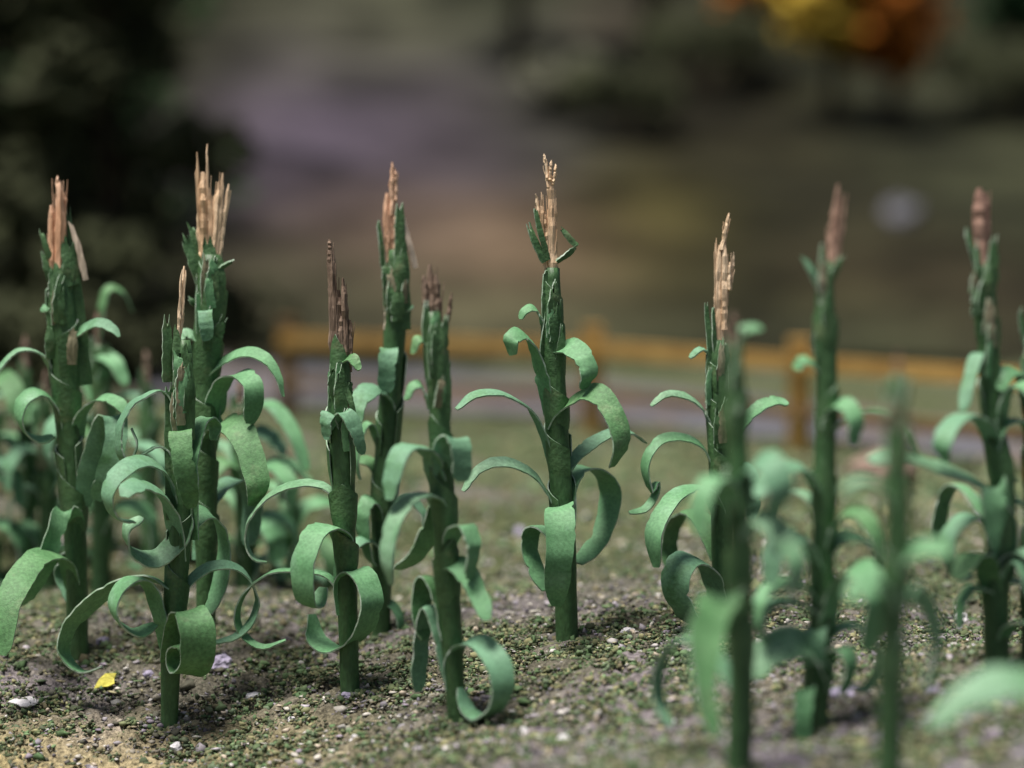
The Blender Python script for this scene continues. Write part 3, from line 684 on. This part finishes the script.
corn('tall blurred corn plant near the right edge, thick reddish brown tassel', 9.8,
    [(998, 679, 15), (996, 600, 17), (1000, 540, 15), (1002, 480, 15), (993, 420, 13), (989, 350, 13), (986, 300, 13), (984, 262, 11)],
    [(150, 14, 16, [(986, 372), (979, 354), (973, 366), (967, 390), (962, 411)], .2),
     (150, 14, 24, [(996, 450), (984, 422), (964, 415), (949, 427), (942, 446), (946, 462)], .2),
     (138, 24, 33, [(1004, 580), (1008, 530), (996, 496), (968, 477), (932, 464), (900, 455), (868, 461)], .4),
     (30, 14, 34, [(1000, 560, 6), (1002, 500, 22), (996, 488, 34), (992, 510, 46), (994, 548, 46)], .2),
     (40, 0, 20, [(990, 520), (965, 488), (950, 487), (941, 510), (937, 546)], .2),
     (42, 20, 22, [(998, 450), (1004, 405), (1015, 386), (1030, 392), (1034, 410)], .2),
     (148, 14, 26, [(996, 620), (985, 560), (970, 556), (958, 580)], .2),
     (42, 14, 24, [(998, 600), (1012, 560), (1026, 566), (1032, 600)], .2)] + random_leaves(998, 500, 640, 4, 64, 24),
    [(982, 270, 979, 188, 11), (987, 268, 985, 192, 7), (976, 262, 974, 205, 4)],
    [(978, 268, 966, 230, 8), (990, 300, 994, 238, 13), (982, 290, 978, 244, 12), (986, 330, 992, 275, 10)], 4, seed=12, tmat=M_TDULL)

corn('out of focus corn plant immediately right of the far left tall plant', 13.0,
    [(100, 602, 11), (101, 520, 11), (102, 440, 11), (100, 380, 11), (98, 345, 6)],
    [(48, 26, 22, [(96, 400), (84, 366), (98, 354), (116, 364), (124, 386)], .2),
     (118, 21, 12, [(98, 340), (106, 292), (122, 292), (133, 312)], .3)] + random_leaves(102, 400, 520, 4, 5),
    [(99, 360, 98, 310, 6)], [(96, 380, 90, 340, 8), (103, 380, 108, 345, 8)], 3, seed=13, tmat=M_TBROWN)
corn('shaded out of focus corn plant behind and right of the fan tassel plant', 12.9,
    [(244, 594, 11), (245, 500, 12), (243, 440, 12), (240, 405, 8)],
    [(48, 20, 24, [(242, 440), (252, 408), (268, 404), (284, 418), (297, 442), (306, 470)], .2),
     (76, 26, 17, [(244, 500), (256, 470), (276, 460), (296, 468), (311, 482)], .3),
     (42, 24, 30, [(246, 560), (250, 530), (262, 521), (274, 534), (276, 562)], .1),
     (138, 20, 24, [(244, 520), (236, 470), (222, 462), (210, 480)], .2),
     (62, 22, 22, [(244, 455), (254, 432), (270, 436), (284, 455)], .2),
     (113, 16, 24, [(246, 590), (262, 560), (286, 556), (304, 574)], .2)] + random_leaves(244, 430, 575, 6, 52, 22),
    [(240, 415, 239, 380, 5)], [(238, 430, 232, 395, 8)], 3, seed=14, tmat=M_TBROWN)
corn('faint corn plant farther back at the left edge', 13.6,
    [(28, 577, 9), (30, 500, 9), (27, 430, 9), (26, 370, 6)], random_leaves(28, 385, 530, 7, 9, 22),
    [(26, 385, 25, 335, 5)], [(25, 400, 20, 360, 6)], 2, seed=15, tmat=M_TBROWN)
corn('blurred corn plant cut by the left edge', 13.3,
    [(-22, 592, 10), (-20, 500, 10), (-21, 430, 10), (-22, 380, 6)],
    [(42, 26, 24, [(-20, 420), (-10, 386), (4, 380), (16, 396), (22, 424)], .2), (60, 16, 24, [(-20, 500), (-10, 468), (2, 460), (14, 476), (18, 505)], .2)] + random_leaves(-20, 420, 540, 4, 12),
    [(-22, 390, -23, 330, 5)], [(-24, 400, -30, 360, 6)], 2, seed=16, tmat=M_TBROWN)
corn('dark corn plant cut off by the right edge', 9.9,
    [(1036, 690, 17), (1034, 600, 17), (1036, 500, 14), (1034, 400, 13), (1032, 330, 9)],
    [(138, 18, 24, [(1034, 420), (1022, 376), (1008, 372), (1000, 390)], .3)] + random_leaves(1036, 400, 600, 5, 21),
    [(1032, 345, 1034, 270, 7)], [(1028, 350, 1020, 310, 8)], 3, seed=17)
corn('nearest corn plant, one big pale leaf reaching in at lower right', 7.9,
    [(1096, 840, 17), (1094, 700, 17), (1092, 560, 16), (1090, 430, 12)],
    [(114, 32, 42, [(1094, 760), (1070, 706), (1034, 684), (998, 684), (964, 698), (932, 728)], .5),
     (42, 21, 34, [(1094, 600), (1110, 560), (1140, 570), (1150, 620)]), (120, 15, 34, [(1094, 560), (1070, 500), (1046, 505), (1036, 545)])],
    [(1090, 450, 1090, 370, 8)], [(1086, 460, 1078, 420, 10)], 3, seed=18)

corn('out of focus leafy corn plant left of the scroll leaf plant', 13.8,
    [(150, 577, 10), (150, 500, 10), (148, 430, 10), (147, 385, 6)], random_leaves(149, 385, 560, 9, 31, 22), [(147, 395, 146, 350, 5)], [(146, 400, 141, 370, 6)], 2, seed=19, tmat=M_TBROWN)
corn('out of focus corn plant seen through the leaves of the far left tall plant', 13.3,
    [(48, 612, 11), (48, 520, 11), (46, 450, 11), (45, 400, 7)], random_leaves(47, 400, 575, 9, 37, 23), [(45, 410, 45, 370, 5)], [(44, 420, 40, 385, 7)], 3, seed=20, tmat=M_TBROWN)
corn('out of focus leafy corn plant behind the hoops of the dark brown tassel plant', 13.2,
    [(292, 600, 10), (292, 540, 10), (291, 500, 9), (290, 470, 6)], random_leaves(291, 475, 585, 6, 41, 20), [(290, 475, 290, 450, 4)], [(289, 480, 285, 460, 6)], 2, seed=21, tmat=M_TBROWN)

# ------------------------------------------------------------------ ground cover and gravel
ICO_V = []; ph = (1 + 5 ** .5) / 2
for a, b in ((1, ph), (-1, ph), (1, -ph), (-1, -ph)): ICO_V += [(0, a, b), (a, b, 0), (b, 0, a)]
ICO = np.array(ICO_V) / math.sqrt(1 + ph * ph)
def _icof():
    F = []
    d0 = min(np.linalg.norm(ICO[0] - ICO[j]) for j in range(1, 12)) * 1.01
    for i in range(12):
        for j in range(i + 1, 12):
            for k in range(j + 1, 12):
                if all(np.linalg.norm(ICO[p] - ICO[q]) < d0 for p, q in ((i, j), (j, k), (i, k))):
                    n = np.cross(ICO[j] - ICO[i], ICO[k] - ICO[i]); F.append((i, j, k) if n @ ICO[i] > 0 else (i, k, j))
    return np.array(F)
ICOF = _icof()
def scatter(name, P, S, C, m, squash=(1, 1, .8)):
    n = len(P); J = rng.uniform(.3, 1.6, (n, 12, 1)); th = rng.uniform(0, math.tau, n); c, s = np.cos(th), np.sin(th)
    V = ICO[None] * J * np.array(squash) * S[:, None, None] * rng.uniform(.5, 1.5, (n, 1, 3))
    V = np.stack([V[..., 0] * c[:, None] - V[..., 1] * s[:, None], V[..., 0] * s[:, None] + V[..., 1] * c[:, None], V[..., 2]], 2) + P[:, None, :]
    F = (ICOF[None] + np.arange(n)[:, None, None] * 12).reshape(-1, 3)
    me = bpy.data.meshes.new(name); me.vertices.add(n * 12); me.vertices.foreach_set('co', V.ravel())
    me.loops.add(F.size); me.loops.foreach_set('vertex_index', F.ravel().astype(np.int32))
    me.polygons.add(len(F)); me.polygons.foreach_set('loop_start', np.arange(0, F.size, 3, dtype=np.int32)); me.update(calc_edges=True)
    a = me.color_attributes.new('bit_colour', 'FLOAT_COLOR', 'POINT')
    a.data.foreach_set('color', np.repeat(np.concatenate([C, np.ones((n, 1))], 1), 12, axis=0).ravel())
    me.materials.append(m); o = bpy.data.objects.new(name, me); COL.objects.link(o); tag(o, kind='stuff'); return o
def field(n, y0, y1, accept):
    Y = y0 + (y1 - y0) * rng.random(n); X = (rng.random(n) * 2 - 1) * (.235 * Y + .35)
    keep = np.array([accept(x, y) > r for x, y, r in zip(X, Y, rng.random(n))]); return X[keep], Y[keep]
M_BIT = mat('foam_bits', (.8, .8, .8, 1), (1.2, 1.2, 1.2, 1), 30, .95, 0, 1, .1, attr='bit_colour')
M_STONE = mat('grit', (.8, .8, .8, 1), (1.15, 1.15, 1.15, 1), 30, .7, 0, 1, .35, attr='bit_colour')
def pick(pal, n, j=.2):
    pal = np.array(pal); c = pal[rng.integers(0, len(pal), n)]; return c * rng.uniform(1 - j, 1 + j, (n, 1))
def green_den(x, y):
    v = nz(x, y, 1.5, 3) + .5 * nz(x, y, 5, 8) + .3 * nz(x, y, 14, 2)
    return min(1, max(.08, .7 + 2.2 * v))
GREENS = [(.12, .19, .09), (.09, .15, .07), (.15, .21, .11), (.13, .16, .08), (.08, .105, .06), (.17, .19, .10), (.23, .24, .13), (.12, .14, .09), (.27, .26, .14), (.06, .07, .04), (.16, .21, .13), (.20, .18, .11)]
SOILS = [(.19, .185, .145), (.13, .125, .095), (.18, .17, .16), (.27, .26, .21), (.09, .09, .07), (.26, .24, .27), (.21, .195, .225), (.28, .26, .20), (.14, .17, .11)]
STONES = [(.50, .48, .45), (.50, .47, .42), (.34, .31, .34), (.42, .38, .42), (.55, .52, .50), (.30, .27, .22), (.26, .22, .27), (.45, .38, .30)]
X, Y = field(20000, 7.6, 13.2, green_den)                     # each centre carries a little tuft of foam crumbs
k_ = 12; R_ = np.repeat(rng.uniform(.018, .055, len(X)), k_); X = np.repeat(X, k_); Y = np.repeat(Y, k_)
ga, gb = rng.normal(0, .55, len(X)), rng.normal(0, .55, len(X)); X = X + ga * R_; Y = Y + gb * R_
Z = zt(X, Y) + np.clip(1 - (ga ** 2 + gb ** 2), 0, 1) * R_ * .75 * rng.random(len(X))
S = rng.lognormal(-4.95, .42, len(X)) * (1 + .0 * Y)
X2, Y2 = field(22000, 13.2, 20, green_den); S2 = rng.lognormal(-3.9, .35, len(X2))
P = np.stack([np.concatenate([X, X2]), np.concatenate([Y, Y2]), np.concatenate([Z, zt(X2, Y2)])], 1)
gc = scatter('ground_cover', P, np.concatenate([S, S2]), pick(GREENS, len(P), .3) * .92, M_BIT)
X, Y = field(80000, 7.6, 13.2, lambda x, y: min(1, max(.12, .8 - .8 * green_den(x, y))))
P = np.stack([X, Y, zt(X, Y) + rng.random(len(X)) * .012], 1)
sc = scatter('soil_crumbs', P, rng.lognormal(-4.95, .4, len(X)), pick(SOILS, len(P), .3) * .85, M_BIT)
X, Y = field(8000, 7.6, 15, lambda x, y: .15 + .85 * max(0, .35 + 1.6 * nz(x, y, .9, 21)))
P = np.stack([X, Y, zt(X, Y) + .018], 1)
gv = scatter('gravel', P, rng.lognormal(-4.75, .42, len(X)), pick(STONES, len(P)), M_STONE, (1, 1, .65))

X, Y = field(9000, 7.6, 14, lambda x, y: .6)
P = np.stack([X, Y, zt(X, Y) + .02], 1)
ch = scatter('chaff', P, rng.lognormal(-4.2, .35, len(X)), pick([(.40, .36, .22), (.16, .24, .12), (.30, .26, .18), (.10, .13, .07), (.45, .43, .38)], len(P)), M_BIT, (1, .28, .22))
# loose soil and glue banked against the foot of every stalk
px_, py_ = [], []
for o in bpy.data.objects:
    if o.name.startswith('corn_plant'):
        n_ = 220; a_ = rng.uniform(0, math.tau, n_); r_ = .05 + np.abs(rng.normal(0, .035, n_)); px_.append(o.location.x + np.cos(a_) * r_); py_.append(o.location.y + np.sin(a_) * r_)
        py_[-1] = py_[-1]; 
X = np.concatenate(px_); Y = np.concatenate(py_)
P = np.stack([X, Y, zt(X, Y) + rng.random(len(X)) * .012], 1)
sm = scatter('soil_mound', P, rng.lognormal(-4.7, .4, len(X)), pick(SOILS + GREENS, len(P), .3) * .85, M_BIT)

# pebbles and flakes one can point at
M_MAUVE = mat('mauve_stone', (.30, .27, .38, 1), (.44, .40, .52, 1), 14, .8, .5, 50, .2, fine=(60, .2))
M_WHITE = mat('white_chip', (.55, .53, .55, 1), (.72, .70, .72, 1), 14, .7, .4, 50, .2, fine=(60, .15))
M_YEL = mat('yellow_flake', (.50, .46, .08, 1), (.62, .56, .12, 1), 14, .8, .4, 50, .2, fine=(60, .15))
PG = 'loose pebbles and chips on the soil'
def on_ground(px, py):
    a = at(px, py, 1) - Vector((0, 0, CAMH))
    for d in np.arange(7, 24, .01):
        p = Vector((0, 0, CAMH)) + a * d
        if zt(p.x, p.y)[0] >= p.z: return p
    return Vector((0, 0, CAMH)) + a * 20
for (px, py, sx, sz, m, lab) in [
    (222, 667, 11, 9, M_MAUVE, 'mauve pebble on the soil between the scroll leaf plant and the dark tassel plant'),
    (103, 643, 6, 4.5, M_MAUVE, 'small pale mauve pebble right of the far left stalk'),
    (149, 677, 6, 5, M_MAUVE, 'lilac pebble left of the scroll leaf plant'),
    (24, 704, 15, 4, M_WHITE, 'long white chip near the left edge'),
    (255, 697, 8, 3.5, M_WHITE, 'white angular chip right below the mauve pebble'),
    (350, 696, 9, 3.5, M_MAUVE, 'flat lilac chip at the foot of the dark tassel plant'),
    (176, 750, 8, 5, M_WHITE, 'pale chip at the foot of the scroll leaf plant'),
    (524, 735, 7, 5.5, M_WHITE, 'round off white pebble at lower centre'),
    (565, 742, 8, 5, M_WHITE, 'off white pebble right of the round one at lower centre'),
    (356, 742, 6, 5, M_WHITE, 'round pale pebble below the dark tassel plant'),
    (292, 722, 5, 4, M_WHITE, 'tiny white pebble left of the round pale one'),
    (962, 622, 8, 7, M_WHITE, 'white pebble in the gravel left of the right edge stalk'),
    (628, 634, 6, 5, M_WHITE, 'pale pebble right of the central stalk'),
    (520, 536, 7, 6, M_MAUVE, 'soft lilac pebble farther back, left of the central stalk'),
    (935, 695, 10, 6, M_MAUVE, 'lilac pebble in the lower right gravel'),
    (845, 697, 14, 8, M_MAUVE, 'broad pinkish lilac stone right of the blurred stalk foot')]:
    p = on_ground(px, py); k = p.y / FPX
    rock('pebble', lab, p + Vector((0, 0, sz * k * .4)), (sx * k * 1.1, sx * k * .8, sz * k), m, PG, 3, px * .37)
p = on_ground(105, 692); mb = MB(); k = p.y / FPX
q = [(-11, -6, 0), (-2, -9, 2), (4, -16, 3), (10, -2, 5), (9, 7, 9), (11, 14, 14), (0, 12, 14), (-6, 5, 9)]
top = [p + Vector((a * k, b * k * .4, c * k + .02)) for a, b, c in q]; bot = [t - Vector((0, -.004, .006)) for t in top]; n = len(q)
mb.add(top + bot, [tuple(range(n)), tuple(reversed(range(n, 2 * n)))] + [(i, i + n, (i + 1) % n + n, (i + 1) % n) for i in range(n)])
tag(mb.build('leaf_flake', M_YEL, off=p, smooth=False), 'bright yellow leaf flake on the green crumbs at lower left', 'leaf flake')
